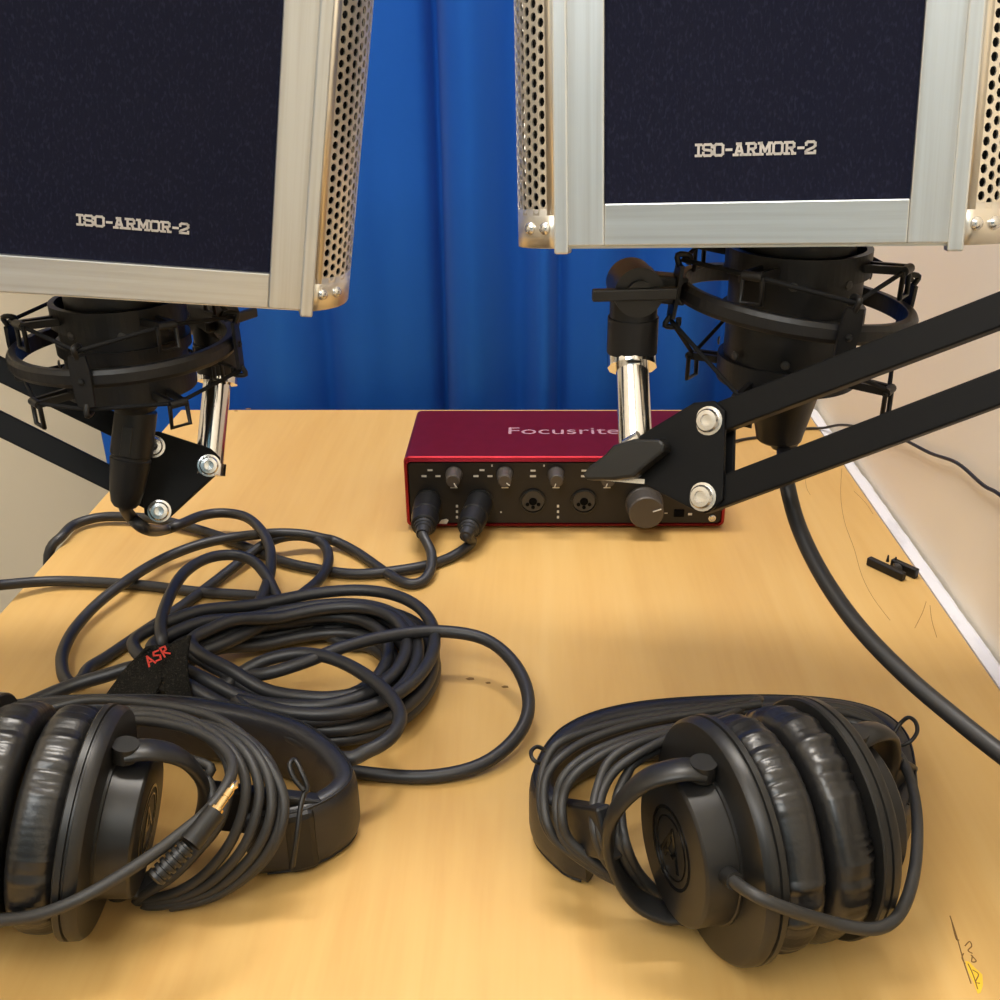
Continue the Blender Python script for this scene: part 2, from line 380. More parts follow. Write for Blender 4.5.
# ------------------------------------------------------------------ isolation shields
def arc_profile(s):
    P = [(.0825, .003), (.0900, .0072), (.0975, .0138), (.1025, .023), (.1050, .035), (.1058, .052), (.1058, .075), (.1058, .150)]
    return [Vector((s * x, y, 0)) for x, y in P]
def resample(P, ds):
    P = catmull(P, 10); L = [0]
    for a, c in zip(P[:-1], P[1:]): L.append(L[-1] + (c - a).length)
    n = int(L[-1] / ds); out = []; k = 0
    for i in range(n + 1):
        s = L[-1] * i / n
        while k < len(L) - 2 and L[k + 1] < s: k += 1
        t = (s - L[k]) / (L[k + 1] - L[k]); out.append(P[k].lerp(P[k + 1], t))
    return out
def shield(mtx, label, mic_local, text_z):
    t = thing('isolation_shield', label, 'microphone shield', mtx, 'isolation shields on the microphones')
    ZB, ZT = -.0172, .185
    MB(mtx).box((0, .004, .083), (.124, .004, .168)).build('front_panel', 'fabric', t)['label'] = 'dark navy fabric panel'
    slab_text('ISO-ARMOR-2', .0476, mtx @ Vector((0, .0019, text_z)), mtx.to_3x3() @ Vector((1, 0, 0)), mtx.to_3x3() @ Vector((0, 0, 1))).build('lettering', 'letter', t)['label'] = 'silver ISO-ARMOR-2 lettering'
    MB(mtx).box((0, .0035, ZB / 2), (.122, .007, -ZB)).build('horizontal_rail', 'aluh', t, bevel=.0006)
    MB(mtx).box((0, .0035, .1750), (.122, .007, .0195)).build('horizontal_rail', 'aluh', t, bevel=.0006)
    for s in (-1, 1):
        MB(mtx).box((s * .0688, .0035, .0838), (.0155, .0072, .2020)).build('vertical_rail', 'alu', t, bevel=.0006)
        MB(mtx).box((s * .0794, .0040, .0826), (.0062, .0090, .2062)).build('corner_strip', 'alu', t, bevel=.0008)
        Pf = resample(arc_profile(s), .0042); dz = .0051; z0 = -.0045; nz = 36
        b = MB(mtx)
        def pt(u, z):
            u = min(max(u, 0), len(Pf) - 1.0001); i = int(u); q = Pf[i].lerp(Pf[i + 1], u - i); return Vector((q.x, q.y, z))
        rot = [0, 1, 2, 3, 4, 5, 6, 7]
        b.grid(lambda i, j: Vector((Pf[i].x, Pf[i].y, (z0, z0 + nz * dz)[j])), 2, 2)
        for i in range(1, len(Pf) - 1):
            for j in range(nz):
                zz = z0 + (j + (.5 if i % 2 else 0)) * dz; uc = i + .5; zc = zz + dz / 2
                out = [(i, zz), (uc, zz), (i + 1, zz), (i + 1, zc), (i + 1, zz + dz), (uc, zz + dz), (i, zz + dz), (i, zc)]
                inn = []
                for k in range(8):
                    a = R(225 + 45 * k); inn.append((uc + math.cos(a) * .39, zc + math.sin(a) * .0019))
                fs = [(k, (k + 1) % 8, 8 + (k + 1) % 8, 8 + k) for k in range(8)]
                if s < 0: fs = [tuple(reversed(f)) for f in fs]
                b.add([pt(*p) for p in out + inn], fs)
        # solid bands at foot and head
        for (za, zb) in ((ZB - .001, z0 + dz * .5), (z0 + nz * dz, ZT)):
            b.grid(lambda i, j: Vector((Pf[i].x, Pf[i].y, (za, zb)[j])), len(Pf), 2)
        b.build('perforated_side', 'perf', t, solid=.0008)
        for u in (1.2, 3.4):
            b = MB(mtx); p = pt(u, -.0100); tn = (pt(u + .3, 0) - pt(u - .3, 0)).normalized(); n_ = Vector((tn.y, -tn.x, 0)) * s
            b.lathe([(.0028, 0), (.0028, .0008), (.0022, .0018), (.0012, .0024), (.0001, .0026)], p + n_ * .0003, n_, 14)
            b.build('screw', 'zinc', t)
        # charcoal lining just inside the perforated side
        MB(mtx).grid(lambda i, j: Vector((Pf[i].x - s * .0045, Pf[i].y + .0045, (-.0185, ZT - .003)[j])), len(Pf), 2).build('side_lining', 'foam', t, solid=.003)
    MB(mtx).box((0, .0165, .083), (.158, .018, .196)).build('back_lining', 'foam', t)
    prof = [p for p in resample(arc_profile(1), .008)]
    mx, my = mic_local
    poly = [Vector((-p.x, p.y, 0)) for p in prof] 
    rim = [Vector((p.x, p.y, 0)) for p in reversed(prof)]
    r = .041
    notch = [Vector((mx + r, .150, 0)), Vector((mx + r, my, 0))] + [Vector((mx + r * math.cos(a), my - r * math.sin(a), 0)) for a in [R(20 * k) for k in range(1, 9)]] + [Vector((mx - r, my, 0)), Vector((mx - r, .150, 0))]
    base = list(reversed(poly)) + [] 
    outline = poly[::-1][::-1]
    ring = [Vector((-p.x, p.y, 0)) for p in prof] + list(reversed(notch)) + [Vector((p.x, p.y, 0)) for p in reversed(prof)]
    MB(mtx).prism([p + Vector((0, 0, ZB - .0012)) for p in ring], (0, 0, .0012)).build('bottom_plate', 'perf', t)
    ring2 = [Vector((-p.x, p.y, 0)) for p in prof] + [Vector((p.x, p.y, 0)) for p in reversed(prof)]
    MB(mtx).prism([p + Vector((0, 0, ZT)) for p in ring2], (0, 0, .002)).build('top_plate', 'alu', t)
    return t
def pose(loc, yaw, pitch, roll):
    return Matrix.Translation(Vector(loc) + Vector((0, 0, TZ))) @ Matrix.Rotation(R(yaw), 4, 'Z') @ Matrix.Rotation(R(pitch), 4, 'X') @ Matrix.Rotation(R(roll), 4, 'Y')
SR = pose((.0899, .4390, .2792), -12, -8.5, -2.8)
SL = pose((-.1831, .484, .2439), 17.3, 5, 8.2)
MICR = Vector((.124, .492, TZ)); MICL = Vector((-.2136, .535, TZ))
lr = SR.inverted() @ (MICR + Vector((0, 0, .262))); ll = SL.inverted() @ (MICL + Vector((0, 0, .222)))
shield(SR, 'silver framed navy microphone shield on the right, hung above the red audio interface', (lr.x, lr.y), .0203)
shield(SL, 'silver framed navy microphone shield on the left, tilted over the coiled cables', (ll.x, ll.y), .0180)

# ------------------------------------------------------------------ microphones and shock mounts
def microphone(base, zcon, zlow, ztop, label):
    """zcon: top of the cable plug, zlow: where the full body starts"""
    t = thing('microphone', label, 'microphone', base + Vector((0, 0, zcon)), 'condenser microphones')
    o = base; Z = (0, 0, 1)
    MB().lathe([(.0102, zcon), (.0112, zcon + .001), (.0118, zcon + .004), (.0165, zlow - .010), (.0255, zlow), (.0262, zlow + .004), (.0262, ztop - .085), (.0255, ztop - .083)], o, Z, 36).build('body', 'blackp', t)
    MB().lathe([(.0256, ztop - .083), (.0256, ztop - .02), (.022, ztop - .008), (.012, ztop - .001), (.0005, ztop)], o, Z, 36).build('grille', 'foam', t)
    return t
def shock_mount(c, zr, zt, zb, az0, post_dir, label, tilt=Matrix()):
    """outer ring at zr, inner basket from zb to zt; post_dir: direction from the ring's centre to its swivel"""
    t = thing('shock_mount', label, 'shock mount', c + Vector((0, 0, zr)), 'shock mounts under the shields')
    T = Matrix.Translation(c + Vector((0, 0, zr))) @ tilt @ Matrix.Translation(-(c + Vector((0, 0, zr))))
    RO, RI = .0545, .0335
    pol = lambda r, a, z: c + Vector((r * math.cos(a), r * math.sin(a), z))
    n = 72
    b = MB(T)
    sec = [(RO - .0025, zr - .0042), (RO + .0015, zr - .0045), (RO + .0028, zr - .0022), (RO + .0028, zr + .0022), (RO + .0015, zr + .0045), (RO - .0025, zr + .0042)]
    b.grid(lambda i, j: pol(sec[j][0], 2 * math.pi * i / n, sec[j][1]), n, 6, True, True, False)
    b.build('outer_ring', 'blackp', t, bevel=.0005)
    b = MB()
    for z, h in ((zt - .006, .006), (zb + .004, .006), ((zt + zb) / 2, .003)):
        sec2 = [(RI - .003, z - h), (RI, z - h), (RI, z + h), (RI - .003, z + h)]
        b.grid(lambda i, j: pol(sec2[j][0], 2 * math.pi * i / n, sec2[j][1]), n, 4, True, True, False)
    b.grid(lambda i, j: pol(RI - .0026, 2 * math.pi * i / n, (zb, zt)[j]), n, 2, True)
    b.lathe([(RI - .001, zb), (.0275, zb - .004), (.027, zb - .004)], c, (0, 0, 1), 48, cap=False)
    b.build('inner_basket', 'blackp', t)
    for k in range(8):
        a = az0 + R(20) + k * math.pi / 4
        for z in (zt - .012, zb + .014):
            d = Vector((math.cos(a), math.sin(a), 0)); MB().lathe([(.0022, 0), (.0020, .0007), (.0005, .0011)], pol(RI - .0004, a, z), d, 10).build('rivet', 'jack', t)
    tips = []
    for k in range(4):
        a = az0 + k * math.pi / 2
        # clip plate on the ring
        rr = RO + .0035
        b = MB(T)
        d = Vector((math.cos(a), math.sin(a), 0)); s_ = Vector((-math.sin(a), math.cos(a), 0))
        p = pol(rr, a, zr)
        b.prism([p + s_ * x + Vector((0, 0, z)) for x, z in ((-.004, -.0125), (.004, -.0125), (.0045, -.004), (.0048, .004), (.004, .0125), (-.004, .0125), (-.0048, .004), (-.0045, -.004))], d * .0018)
        b.lathe([(.0017, 0), (.0015, .0010), (.0003, .0014)], p + d * .0018, d, 10)
        for sg in (1, -1):
            b.tube([p + Vector((0, 0, sg * .0115)) + d * .001, p + Vector((0, 0, sg * .0165)) + d * .003, p + Vector((0, 0, sg * .0165)) - d * .003, p + Vector((0, 0, sg * .0125)) - d * .003], .0014, 8, 4)
        b.build('ring_clip', 'blackp', t)
    for k in range(4):
        a = az0 + math.pi / 4 + k * math.pi / 2
        d = Vector((math.cos(a), math.sin(a), 0)); s_ = Vector((-math.sin(a), math.cos(a), 0))
        for sg, zz in ((1, zt - .006), (-1, zb + .002)):
            b = MB()
            p0 = pol(RI - .002, a, zz); p1 = pol(RO - .004, a, zz + sg * .001)
            b.bar(p0 + s_ * .004, p1 + s_ * .0028, .0022, .0036); b.bar(p0 - s_ * .004, p1 - s_ * .0028, .0022, .0036)
            b.cyl(p1 - s_ * .0045, p1 + s_ * .0045, .0022, n=12)
            # square wire hook below the arm
            q = p1 + Vector((0, 0, 0)); h = -.012
            b.tube([q - s_ * .0045, q - s_ * .005 + Vector((0, 0, h)), q + s_ * .005 + Vector((0, 0, h)), q + s_ * .0045], .0012, 8, 1)
            b.build('basket_arm', 'blackp', t)
            tips.append((sg, a, p1))
    for sg in (1, -1):
        pts = []
        for s2, a, p1 in tips:
            if s2 == sg: pts += [T @ pol(RO + .0035, a - math.pi / 4, zr + sg * .0145), p1]
        MB().tube(pts, .0011, 8, 1, closed=True).build('elastic_cord', 'elastic', t)
    # neck to the swivel
    d = Vector((post_dir.x, post_dir.y, 0)).normalized()
    p = c + Vector((0, 0, zr))
    b = MB(); b.bar(T @ (p + d * (RO - .001)), T @ (p + d * (RO + .014)), .011, .013)
    b.build('neck', 'blackp', t, bevel=.001)
    return t, T @ (p + d * (RO + .014)), d
def swivel(t, top, post, zbot, d):
    """head of the mount above the chrome post"""
    side = Vector((-d.y, d.x, 0))
    b = MB()
    c0 = Vector((post.x, post.y, top.z))
    b.lathe([(.0095, 0), (.0108, .002), (.0112, .010), (.0112, .020), (.0120, .020), (.0120, .037), (.0105, .039)], Vector((post.x, post.y, top.z + .006)), (0, 0, -1), 28)
    b.build('swivel_body', 'blackp', t)
    b = MB()
    b.cyl(c0 - side * .0115, c0 + side * .0115, .0115, n=28)
    b.bar(c0 - d * .002, top, .013, .017)
    b.build('knuckle', 'matte', t, bevel=.0012)
    b = MB(); f = c0 + (side if side.y < 0 else -side) * .0135
    b.cyl(c0, f, .006, n=18); b.bar(f - d * .017, f + d * .022, .004, .0055)
    b.build('tightening_lever', 'matte', t, bevel=.0008)

microphone(MICR, .154, .188, .372, 'black condenser microphone standing inside the right shield')
microphone(MICL, .1545, .170, .335, 'black condenser microphone inside the left shield')
POSTR = Vector((.0476, .484, TZ))
smr, topr, dr = shock_mount(MICR, .225, .251, .189, R(-80), POSTR - MICR, 'black shock mount under the right shield, its swivel on a tall chrome post', Matrix.Rotation(R(7), 4, 'Y'))
swivel(smr, topr, POSTR, 0, dr)
POSTL = Vector((-.184, .590, TZ))
sml, topl, dl = shock_mount(MICL, .190, .216, .170, R(-90), POSTL - MICL, 'black shock mount under the left shield, over the coiled cables', Matrix.Rotation(R(-1), 4, 'Y'))
topl = Vector((POSTL.x, POSTL.y, topl.z)); swivel(sml, topl, POSTL, 0, dl)

# ------------------------------------------------------------------ boom arms
def bolt(b, p, nrm, r=.0062):
    b.lathe([(r * 1.05, 0), (r * 1.05, .0008), (r * .86, .001), (r * .86, .0022), (r * .74, .0034), (r * .45, .0036), (r * .40, .0026), (.0001, .0024)], p, nrm, 20)
def boom_arm(label, zf, plate, bolts, bars, post_px, post_top, elbow_px, foot, wing):
    """zf(px): depth of the arm along its length"""
    P = lambda x, y, dz=0: at(x, y, zf(x) + dz)
    o = P(*bolts[0]); t = thing('boom_arm', label, 'boom arm', Vector((foot[0], foot[1], TZ)), 'boom arms clamped to the desk')
    nrm = (P(*bolts[1]) - P(*bolts[0])).cross(P(*elbow_px) - P(*bolts[0])).normalized()
    if nrm.dot(EYE - o) < 0: nrm = -nrm
    for k in (0, 1):
        off = nrm * (.0075 if k == 0 else -.0045)
        MB().prism([P(x, y) + off for x, y in plate], -nrm * .0028).build('joint_plate', 'blackm', t, bevel=.0006)
    for (a, c) in bars:
        MB().bar(P(*a), P(*c), .0085, .0134, up=nrm.cross(P(*c) - P(*a))).build('arm_bar', 'blackm', t, bevel=.0008)
    for q in bolts:
        b = MB(); bolt(b, P(*q) + nrm * .0072, nrm); b.build('bolt', 'zinc', t)
    # post with hex nut and washer
    pb = P(*post_px); pt = Vector((pb.x * .0 + post_top.x, post_top.y, post_top.z))
    b = MB(); b.cyl(pb, pt, .0079, n=24)
    ax = (pt - pb).normalized()
    b.cyl(pt - ax * .006, pt + ax * .001, .0118, n=12)
    b.cyl(pb - ax * .003, pb + ax * .004, .0098, n=6)
    b.build('chrome_post', 'chrome', t)
    # elbow, lower arm and clamp beside the picture
    e = P(*elbow_px); f = Vector((foot[0], foot[1], TZ))
    b = MB(); b.prism([e + (P(x, y) - P(*elbow_px)) for x, y in [(elbow_px[0] + dx, elbow_px[1] + dy) for dx, dy in ((-30, -60), (30, -60), (50, 0), (30, 70), (-30, 70), (-50, 0))]], -nrm * .012)
    b.build('elbow_plate', 'blackm', t, bevel=.0008)
    for dx in (-.009, .009):
        MB().bar(e + Vector((dx, -.004, 0)), f + Vector((dx, 0, .075)), .008, .0155, up=(1, 0, 0)).build('lower_bar', 'blackm', t, bevel=.0008)
    MB().cyl(f + Vector((0, 0, .018)), f + Vector((0, 0, .085)), .014, n=20).build('pivot', 'blackm', t)
    b = MB(); b.box(f + Vector((0, 0, .009)), (.05, .06, .018)); b.box(f + Vector((0, -.036, -.035)), (.05, .012, .106)); b.box(f + Vector((0, -.006, -.08)), (.05, .07, .014))
    b.cyl(f + Vector((0, 0, -.075)), f + Vector((0, 0, -.030)), .005); b.cyl(f + Vector((0, 0, -.034)), f + Vector((0, 0, -.029)), .012)
    b.build('clamp', 'blackm', t, bevel=.0015)
    if wing: wing(t, P, nrm)
    return t
zR = lambda px: .488 - .00021 * (px - 640)
zL = lambda px: .612 - .00012 * (210 - px)
def wing_r(t, P, nrm):
    b = MB()
    pl = [(600, 476), (606, 468), (622, 456), (630, 447), (650, 441), (676, 441), (681, 446), (679, 454), (664, 466), (650, 478), (630, 481), (604, 481)]
    b.prism([P(x, y) + nrm * .010 for x, y in pl], nrm * .008)
    b.build('wing_knob', 'matte', t, bevel=.0014)
    b = MB(); b.bar(P(604, 478) + nrm * .0065, P(652, 482) + nrm * .0065, .004, .0022, up=nrm.cross(Vector((1, 0, 0)))); b.cyl(P(632, 447) + nrm * .006, P(646, 438) + nrm * .006, .0035, n=12)
    b.build('washer', 'zinc', t)
topR = Vector((POSTR.x, POSTR.y, topr.z + .006 - .039))
boom_arm('black twin-bar boom arm from the right, its wing knob before the red interface', zR,
         [(622, 462), (630, 448), (652, 433), (700, 404), (720, 402), (731, 412), (729, 500), (716, 511), (698, 509), (645, 482), (626, 474)],
         [(715, 422), (709, 497)], [((706, 424), (1060, 288)), ((702, 500), (1060, 366))], (636, 462), topR, (1062, 327), (.225, .163), wing_r)
topL = Vector((POSTL.x, POSTL.y, topl.z + .006 - .039))
boom_arm('black twin-bar boom arm reaching in from the left behind the left microphone', zL,
         [(140, 434), (160, 432), (212, 449), (221, 458), (220, 471), (208, 482), (170, 517), (158, 521), (146, 514)],
         [(155, 447), (161, 511), (210, 466)], [((160, 447), (-70, 335)), ((165, 505), (-70, 389))], (209, 470), topL, (-72, 362), (-.300, .163), None)

# ------------------------------------------------------------------ audio interface
FY = .70
iL, iR = atY(405, 495, FY).x, atY(727, 495, FY).x
IH = .0586
ci = (iL + iR) / 2
inter = thing('audio_interface', 'red audio interface with dark front panel of knobs and sockets, at the desk back', 'audio interface', (ci, FY + .05, TZ))
def rrect(cx, cz, w, h, r, n=6):
    out = []
    for k, (sx, sz) in enumerate(((1, 1), (-1, 1), (-1, -1), (1, -1))):
        for i in range(n + 1):
            a = R(90 * k + 90 * i / n); out.append((cx + sx * (w / 2 - r) + r * math.cos(a), cz + sz * (h / 2 - r) + r * math.sin(a)))
    return out
ID = .098; foot = .0022
W_ = iR - iL; Hh = IH - foot; zc_ = TZ + foot + Hh / 2
o1 = rrect(ci, zc_, W_, Hh, .0045); i1 = rrect(ci, zc_ - .0008, W_ - .0066, Hh - .0082, .003)
b = MB()
n = len(o1)
Lr = [[Vector((x, FY + .0012, z)) for x, z in rrect(ci, zc_, W_ - .0016, Hh - .0016, .004)], [Vector((x, FY + .0022, z)) for x, z in o1], [Vector((x, FY + ID, z)) for x, z in o1]]
Li = [[Vector((x, FY, z)) for x, z in rrect(ci, zc_ - .0004, W_ - .0050, Hh - .0062, .003)], [Vector((x, FY + .004, z)) for x, z in i1]]
allr = [Li[1], Li[0], Lr[0], Lr[1], Lr[2]]
for A, B in zip(allr[:-1], allr[1:]):
    b.add(A + B, [(i, (i + 1) % n, n + (i + 1) % n, n + i) for i in range(n)], False)
b.add(Lr[2], [tuple(range(n))]); b.add(Li[1], [tuple(range(n))])
b.build('shell', 'red', inter)
MB().prism([Vector((x, FY + .0012, z)) for x, z in i1], (0, .003, 0)).build('front_panel', 'face', inter)['label'] = 'dark front panel'
for x in (iL + .02, iR - .02):
    for y in (FY + .015, FY + ID - .015): MB().cyl((x, y, TZ), (x, y, TZ + foot + .0005), .007, n=16).build('rubber_foot', 'matte', inter)
fp = lambda px, py, d=0: atY(px, py, FY + .0012) + Vector((0, -d, 0))
px2m = lambda p: p * .00073
for (x, y, ang) in ((454, 474, 300), (505, 474, 320), (556, 474, 255), (607, 474, 250)):
    p = fp(x, y)
    k = MB().lathe([(.0062, 0), (.0062, .002), (.0056, .004), (.0050, .0125), (.0042, .0133), (.0002, .0133)], p, (0, -1, 0), 28).build('gain_knob', 'knob', inter)
    d = Vector((math.cos(R(ang)), 0, math.sin(R(ang))))
    MB().bar(p + Vector((0, -.0136, 0)) + d * .0018, p + Vector((0, -.0136, 0)) + d * .0048, .0006, .0012, up=(0, 1, 0)).build('pointer', 'print', k)
p = fp(644, 507)
k = MB().lathe([(.0140, 0), (.0140, .0025), (.0132, .0032), (.0128, .016), (.0118, .0172), (.0002, .0172)], p + Vector((0, 0, .003)), (0, -1, 0), 40).build('monitor_knob', 'knob', inter)
MB().bar(p + Vector((.0045, -.0175, .0045)), p + Vector((.0105, -.0175, .0065)), .0006, .0014, up=(0, 1, 0)).build('pointer', 'print', k)
for x in (428, 480, 533, 584):
    p = fp(x, 501)
    j = MB().lathe([(.0098, 0), (.0098, .0016), (.0086, .0020), (.0084, .0004)], p, (0, -1, 0), 32).build('combo_jack', 'matte', inter)
    b = MB()
    b.cyl(p, p + Vector((0, -.0008, 0)), .0080, n=28); b.build('insert', 'jack', j)
    q = p + Vector((0, -.0010, 0))
    MB().cyl(q, q + Vector((0, -.0004, 0)), .0030, n=16).build('contact_hole', 'hole', j)
    for a in (90, 210, 330):
        d = Vector((math.cos(R(a)), 0, math.sin(R(a)))) * .0047
        q2 = q + d * (-1 if a == 90 else 1)
        MB().cyl(q2, q2 + Vector((0, -.0004, 0)), .0014, n=10).build('contact_hole', 'hole', j)
b = MB()
def dash(x, y, w, h):
    p = fp(x, y, .00025); b.box(p, (px2m(w), .0003, px2m(h) * 1.08))
for k in range(2):
    for (x, y) in ((430, 470), (424, 476), (438, 476)): dash(x + 52 * k, y, 5, 1.8)
for x in (533, 584): dash(x, 470.5, 5, 1.8); dash(x, 476, 6, 2)
for x in (457, 558):
    for y in (506, 511.5, 517): dash(x, y, 2.2, 2.6)
for x in (454, 505, 556, 607): dash(x, 487.5, 7, 1)
for x, y in ((492, 465.5), (544, 465.5), (596, 465.5)): dash(x, y, 1.4, 2)
dash(501, 512, 1.6, 1.6); dash(666, 513, 3, 1); dash(690, 514, 4, 2.2)
b.build('panel_print', 'print', inter)
b = MB(); p = fp(679, 513); b.box(p + Vector((0, -.0004, 0)), (.0075, .0016, .0058)); b.build('phones_button', 'hole', inter, bevel=.0005)
b = MB(); p = fp(712, 518); b.lathe([(.0028, 0), (.0028, .0008), (.0018, .0012), (.0014, .0004), (.0001, .0004)], p, (0, -1, 0), 16); b.build('panel_screw', 'zinc', inter)
b = MB(); p = fp(444, 521, .0004); b.prism([p + Vector((x, 0, z)) for x, z in ((-.004, -.0018), (.002, -.0022), (.0035, .001), (.002, .0022), (-.002, .0012))], (0, -.0005, 0)); b.build('sticker_scrap', 'white', inter)
font_mesh('Focusrite', .0850, on(564, 431, IH) + Vector((0, 0, .0000)), (1, 0, 0), (0, 1, 0), 'wordmark', 'logo', inter, .0002, .85)

# ------------------------------------------------------------------ microphone cables
CR = .0036
c6 = lambda x, y, z=.004: on(.56 * x, 480 + .56 * y, z)
c8 = lambda x, y, z=.004: on(50 + .28 * x, 490 + .28 * y, z)
def xlr_plug(t, tip, axis, r=.0098, length=.05):
    """barrel from tip along axis, then a ribbed boot"""
    a = Vector(axis).normalized(); L = length
    MB().lathe([(r, 0), (r, L * .42), (r * .93, L * .44), (r * .93, L * .48), (r * 1.02, L * .5), (r * .92, L * .78), (r * .80, L * .8)], tip, a, 28).build('plug_shell', 'blackp', t)
    MB().lathe([(r * .74, L * .8), (r * .70, L * .86), (r * .62, L * .87), (r * .60, L * .93), (r * .52, L * .94), (r * .44, L * 1.08)], tip, a, 20).build('plug_boot', 'cable', t)
    return Vector(tip) + a * L * 1.05
def mic_connector(t, top, bot):
    top, bot = Vector(top), Vector(bot); a = bot - top; L = a.length
    MB().lathe([(.0108, 0), (.0110, L * .03), (.0110, L * .45), (.0103, L * .46), (.0103, L * .49), (.0108, L * .5), (.0090, L * .84), (.0076, L * .96), (.0060, L)], top, a, 28).build('connector_shell', 'blackp', t)
    s = Vector((0, -1, 0))
    MB().bar(top + s * .0108 + a * .10, top + s * .0108 + a * .40, .0055, .0016, up=s).build('release_tab', 'matte', t, bevel=.0005)
# cable of the left microphone: into the coil, out to the first socket
t1 = thing('microphone_cable', 'thick black microphone cable looping from the left microphone through the coil to the first socket', 'cable', on(300, 690, 0), 'microphone cables')
ctop = MICL + Vector((0, 0, .158)); ctop = Vector((MICL.x, MICL.y, TZ + .1545)); cbot = at(125, 506, (ctop - EYE).dot(Vector((0, CT, -ST))) + .012)
mic_connector(t1, ctop, cbot)
CC = on(310, 690, 0); CC = Vector((-.1270, .502, TZ))
def coil(turns, r0, r1, z0, z1, a0, seed, step=18):
    rnd = random.Random(seed); out = []; n = int(turns * step); ox = oy = 0; rj = 0
    kn = [(rnd.uniform(-.007, .007), rnd.uniform(-.006, .006), rnd.uniform(-.005, .005), rnd.uniform(-.004, .004)) for _ in range(int(turns) + 3)]
    for i in range(n + 1):
        u = i / n; w = turns * u; k = int(w); f = w - k; f = f * f * (3 - 2 * f)
        j = [kn[k][m] * (1 - f) + kn[k + 1][m] * f for m in range(4)]
        a = a0 - 2 * math.pi * w
        rr = (r0 + (r1 - r0) * (.5 - .5 * math.cos(math.pi * u * 3))) + j[0]
        z = z0 + (z1 - z0) * u + j[3] + .003
        c_ = math.cos(a); fy = .36 + .72 * ((1 + c_) / 2) ** .55; fx = 1.0 if c_ > 0 else 1.30
        out.append(CC + Vector((j[1] + rr * c_ * fx, j[2] + rr * math.sin(a) * fy - (.004 if c_ < 0 else .004) , max(CR + .0003, z + (.006 if c_ < -.5 else 0)))))
    return out
strap_in = on(165, 668, .014)
pluga = fp(428, 501, .0035); plugb = fp(480, 501, .0035)
ea = xlr_plug(t1, pluga, (0, -1, -.10), length=.040)
A = [cbot + (ctop - cbot) * .12, cbot, at(131, 517, .600), at(146, 529, .605), c8(400, 145, .026), c8(460, 125, .022), c8(540, 92, .018), c8(620, 82, .016), c8(700, 97, .016), c8(755, 145, .018), c8(787, 215, .020), c8(785, 300, .019), c8(752, 390, .017), c8(700, 462, .015), c8(640, 515, .013), c8(560, 560, .011), c8(470, 600, .010), c8(400, 640, .010), c8(330, 670, .010), c8(330, 640, .012), c8(375, 600, .018)]
Eloop = [c8(398, 545, .030), c8(395, 480, .034), c8(420, 395, .034), c8(475, 300, .031), c8(560, 245, .029), c8(650, 232, .027), c8(722, 252, .025), c8(772, 305, .021), c8(805, 370, .015), c8(845, 430, .011)]
co1 = coil(10.5, .050, .0675, .001, .026, R(75), 3)
I_ = [c6(590, 492, .030), c6(660, 482, .033), c6(705, 450, .034), c6(712, 410, .035), c6(675, 365, .035), c6(610, 325, .035), c6(545, 310, .034), c6(480, 320, .032), c6(430, 345, .028), c6(395, 372, .024), c6(360, 380, .022), c6(320, 372, .022), c6(300, 350, .022)]
Ff = [c8(500, 582, .022), c8(650, 512, .022), c8(800, 432, .021), c8(900, 372, .016), c8(970, 310, .011), c8(995, 245, .009), c8(975, 192, .009), c8(915, 166, .011), c8(835, 168, .013), c8(755, 200, .009), c8(650, 280, .006), c8(560, 350, .004), c8(450, 430, .004), c8(330, 510, .004), c8(210, 592, .004), c8(140, 635, .005)]
Bb = [c8(118, 668, .006), c8(90, 692, .006), c8(60, 680, .007), c8(44, 640, .007), c8(46, 580, .007), c8(85, 500, .008), c8(160, 415, .010), c8(250, 342, .012), c8(350, 275, .011), c8(450, 225, .010), c8(560, 188, .011), c8(680, 166, .012), c8(800, 155, .016), c8(900, 158, .014), c8(970, 172, .010), c6(600, 110, .006), c6(640, 131, .004), c6(690, 166, .004), c6(725, 184, .004), c6(752, 182, .004), c6(768, 162, .007), c6(770, 130, .012), ea, ea + Vector((0, .01, .001))]
MB().tube(A + Eloop + co1 + I_ + Ff + Bb, CR, 10, 5).build('jacket', 'cable', t1)
# cable from the second socket: over the desk's left edge and back across it to the coil
t2 = thing('microphone_cable', 'thick black microphone cable from the second socket, leaving over the left desk edge', 'cable', on(250, 560, 0), 'microphone cables')
eb = xlr_plug(t2, plugb, (-.18, -1, -.12), length=.042)
Cc = [eb + Vector((.002, .01, .001)), eb, c6(842, 112, .008), c6(800, 140, .004), c6(740, 157, .0045), c6(640, 168, .004), c6(560, 158, .004), c6(500, 144, .004), c6(440, 120, .004), c6(390, 100, .004), c6(330, 82, .005), c6(280, 70, .006), c8(280, 96, .006), c8(180, 97, .006), c8(90, 122, .006), c8(42, 165, .006)]
ed = c8(10, 215, .0)
Cc += [Vector((TL - .006, ed.y, TZ - .004)), Vector((TL - .012, ed.y - .01, TZ - .05)), Vector((TL - .05, ed.y - .04, TZ - .11)), Vector((TL - .10, ed.y - .06, TZ - .08)), Vector((TL - .09, ed.y - .07, TZ - .02))]
D = [on(-30, 588, .016), on(0, 585, .012), on(60, 581, .005), on(140, 585, .004), on(200, 592, .004), on(258, 596, .004), c8(830, 398, .004)]
co2 = coil(2.6, .060, .071, .004, .018, R(95), 11)
J = [c6(430, 352, .026), c6(480, 345, .030), c6(545, 325, .033), c6(610, 300, .034), c6(690, 279, .032), c6(780, 270, .029), c6(865, 284, .026), c6(920, 330, .022), c6(944, 395, .017), c6(925, 455, .011), c6(860, 508, .006), c6(760, 530, .004), c6(640, 522, .004), c6(560, 505, .004), c6(480, 455, .006), c6(400, 420, .009), c6(300, 392, .012), c6(220, 392, .012)]
